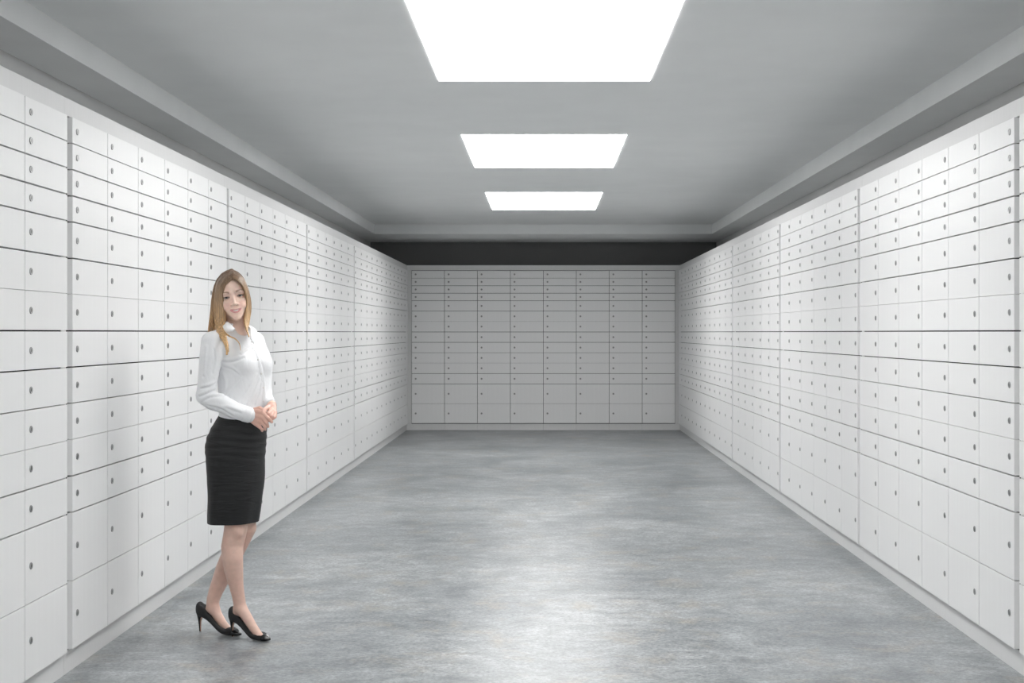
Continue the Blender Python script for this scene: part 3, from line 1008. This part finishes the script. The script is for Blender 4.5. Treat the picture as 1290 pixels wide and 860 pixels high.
# guides as (px, py, depth), front to back, left then right of the parting
GL = [
    [(292.8, 350, -.098), (287.5, 353.5, -.106), (282.8, 361, -.098), (280.3, 372, -.090), (281.0, 386, -.082), (283.5, 399, -.078), (282.5, 411, -.105), (284.0, 424, -.150), (289.5, 438, -.168), (287.0, 447, -.176)],
    [(292.0, 346, -.080), (284.5, 350, -.088), (278.5, 360, -.078), (276.0, 374, -.066), (276.5, 389, -.060), (278.0, 402, -.066), (278.8, 413, -.110), (281.0, 425, -.150), (286.0, 437, -.170), (284.0, 447.5, -.176)],
    [(291.5, 342.5, -.050), (281.5, 347, -.058), (274.5, 358, -.050), (271.5, 373, -.040), (271.0, 388, -.030), (271.5, 401, -.035), (274.0, 412, -.085), (277.0, 422, -.140), (283.0, 433, -.165), (287.0, 442, -.172)],
    [(291.0, 340.0, -.020), (279.5, 344.5, -.020), (271.0, 357, -.010), (267.8, 372, .000), (266.5, 387, .010), (265.5, 399, .010), (265.0, 409, -.030), (267.0, 416, -.070), (271.5, 420, -.10), (275.5, 424, -.12)],
    [(291.0, 339.3, .030), (280.0, 343, .040), (271.5, 354, .050), (268.0, 370, .055), (266.5, 386, .060), (265.5, 399, .060), (264.0, 409, .040), (262.5, 415, .0), (262.0, 418, -.03), (262.0, 420, -.04)],
    [(291.0, 341.0, .070), (284.0, 345, .095), (279.0, 356, .110), (276.0, 371, .115), (275.0, 386, .110), (275.0, 399, .100), (274.0, 409, .090), (272.0, 417, .08), (270.0, 422, .07), (269.0, 425, .06)],
]
GR = [
    [(293.2, 350, -.098), (299.0, 352.5, -.104), (305.0, 358, -.096), (309.0, 366, -.084), (311.2, 377, -.074), (310.8, 389, -.066), (308.0, 400, -.066), (308.5, 410, -.090), (312.0, 418, -.125), (314.0, 425, -.150)],
    [(293.0, 345, -.075), (300.0, 348, -.082), (306.5, 355, -.074), (311.0, 366, -.060), (313.0, 378, -.050), (313.2, 391, -.044), (311.0, 403, -.046), (310.5, 412, -.080), (312.5, 419, -.115), (314.0, 424, -.140)],
    [(292.5, 341.5, -.040), (300.5, 345, -.040), (307.5, 353.5, -.032), (312.5, 366, -.018), (315.0, 380, -.010), (315.3, 393, -.004), (313.5, 404, -.006), (312.0, 413, -.04), (311.5, 419, -.08), (312.5, 422, -.10)],
    [(292.0, 339.3, .010), (301.0, 343.5, .020), (308.0, 353, .030), (313.0, 367, .040), (315.8, 381, .045), (315.8, 394, .045), (314.0, 404, .040), (311.5, 412, .02), (309.0, 418, .0), (308.0, 421, .0)],
    [(291.5, 340.5, .060), (298.0, 345, .090), (303.0, 356, .110), (306.0, 371, .115), (307.0, 386, .110), (306.0, 399, .100), (304.0, 409, .090), (301.0, 416, .08), (298.0, 420, .07), (296.0, 423, .06)],
]
def gpaths(G): return [smooth_path([P(*q) for q in g]) for g in G]
GLp, GRp = gpaths(GL), gpaths(GR)
hc = Hd(0, -.012, -.01)
locks = []
def field_at(Fl, p):
    q = []
    for a, x in zip(Fl.ax, p.T):
        i = np.clip(np.searchsorted(a, x), 1, len(a) - 1)
        i = np.where(np.abs(a[i] - x) < np.abs(a[i - 1] - x), i, i - 1)
        q.append(i)
    return Fl.v[q[0], q[1], q[2]]
def push_out(path, dirs, clear, steps=50):
    """move points off the head and the blouse until they lie outside both"""
    path = path.copy()
    for _ in range(steps):
        d = np.minimum(field_at(B, path), field_at(Sf, path))
        m = d < clear
        if not m.any(): break
        path[m] += dirs[m] * .002
    k = path.copy()
    k[1:-1] = (path[:-2] + 2 * path[1:-1] + path[2:]) / 4
    return k
def out_dirs(path, front):
    o = path - hc; o[:, 2] *= .25
    o /= np.linalg.norm(o, axis=1)[:, None]
    if front: 
        o = o * .25 + hF * .9
        o /= np.linalg.norm(o, axis=1)[:, None]
    return o
for GP in (GLp, GRp):
    for i in range(len(GP)):
        if i >= (3 if GP is GLp else 2):
            bad = np.nonzero(field_at(Sf, GP[i]) < .004)[0]
            if len(bad): GP[i] = smooth_path(GP[i][:max(8, bad[0])])
        GP[i] = push_out(GP[i], out_dirs(GP[i], i < 3), .006 if i else .003)
def add_locks(GP, count, seed, cut, w0=.0030, lift=.003):
    r = np.random.default_rng(seed)
    for k in range(count):
        u = (k + r.uniform(0, 1)) / count * (len(GP) - 1)
        i = min(int(u), len(GP) - 2); f_ = u - i
        path = GP[i] * (1 - f_) + GP[i + 1] * f_
        out = path - hc; out[:, 2] *= .25
        out /= np.linalg.norm(out, axis=1)[:, None]
        t = np.linspace(0, 1, len(path))
        ph, am = r.uniform(0, 6.28), r.uniform(.2, 1) * .0028
        side = np.cross(out, [0, 0, 1.0])
        lf = r.uniform(-.004, lift)
        path = path + out * (lf * np.minimum(1, t * 6))[:, None] + side * (am * np.sin(ph + t * r.uniform(3, 8)) * t)[:, None]
        if u > cut:
            bad = np.nonzero(field_at(Sf, path) < .002)[0]
            bad = bad[bad > 6]
            if len(bad): path = path[:max(7, bad[0])]
        path = push_out(path, out_dirs(path, u < 2.5), .002)
        end = r.uniform(.84, 1.0)
        n_ = max(6, int(len(path) * end))
        path = path[:n_]
        tt = np.linspace(0, 1, n_)
        wd = w0 * r.uniform(.6, 1.5) * np.minimum(1, .45 + 3 * tt) * np.clip((1.02 - tt) * 4, .08, 1)
        locks.append(tube(path, [(q, q * .42) for q in wd], 5, flat=list(out[:n_])))
add_locks(GLp, 460, 3, 2.3)
add_locks(GRp, 340, 4, 1.4)
# loose wisp across the chest
wisp = smooth_path([np.array(front_of(P(*q), .004)) for q in [(278, 400, -.08), (281, 414, -.125), (288, 422, -.162), (296, 426, -.180), (301.5, 432, -.186), (303.3, 441, -.186)]], 18)
for k in range(9):
    o = rng.normal(0, .0022, 3)
    ts_ = np.linspace(0, 1, 18)[:, None]
    locks.append(tube(wisp + o * (1.2 - ts_), [.0018 * (1.05 - q) + .0003 for q in np.linspace(0, 1, 18)], 5))
Hf = Field(grid(-1.72, -1.30, .004), grid(6.50, 6.98, .004), grid(1.33, 1.79, .004))
for GP in (GLp, GRp):
    for a in range(len(GP) * 2 - 1):
        i, f_ = a // 2, (a % 2) * .5
        path = GP[i] if f_ == 0 else (GP[i] + GP[i + 1]) / 2
        inn = hc - path; inn[:, 2] *= .25; inn /= np.linalg.norm(inn, axis=1)[:, None]
        t = np.linspace(0, 1, len(path))
        edge = i == 0 and f_ == 0
        rad = (.005 if edge else .009) * np.clip((1.0 - t) * 1.8, .05, 1)
        Hf.add(chain(path + inn * (rad + .0015)[:, None], rad), .010)
Hf.add(hell((0, -.022, .036), (.076, .090, .086)), .010)
Hf.add(chain([Hd(-.012, -.070, .0), Hd(-.015, -.075, -.05), P(289, 413, .055)], [.050, .050, .030]), .02)
Hf.add(chain([Hd(.012, -.065, .0), Hd(.015, -.065, -.05), P(304, 413, .055)], [.050, .050, .025]), .02)
hv_, hf_ = Hf.mesh()
wobj('hair', *merge([(list(hv_), [tuple(map(int, f)) for f in hf_])] + locks), [hairm])


# ------------------------------------------------------------------ camera, world, view
cam = bpy.data.cameras.new('camera')
cam.sensor_width = 36
cam.sensor_fit = 'HORIZONTAL'
cam.lens = F / 1290 * 36
cam.shift_x = (645 - CX) / 1290
cam.shift_y = (CY - 430) / 1290
cam.clip_start = .05
co = bpy.data.objects.new('camera', cam)
COL.objects.link(co)
co.location = (0, 0, H)
co.rotation_euler = (math.pi / 2, 0, 0)
S.camera = co
w = bpy.data.worlds.new('world')
S.world = w
w.use_nodes = True
w.node_tree.nodes['Background'].inputs[0].default_value = (.02, .02, .02, 1)
vs = S.view_settings
vs.view_transform = 'Standard'
vs.look = 'None'
vs.gamma = 1
vs.use_curve_mapping = False
vs.exposure = 0.0
S.cycles.max_bounces = 8
S.cycles.diffuse_bounces = 6
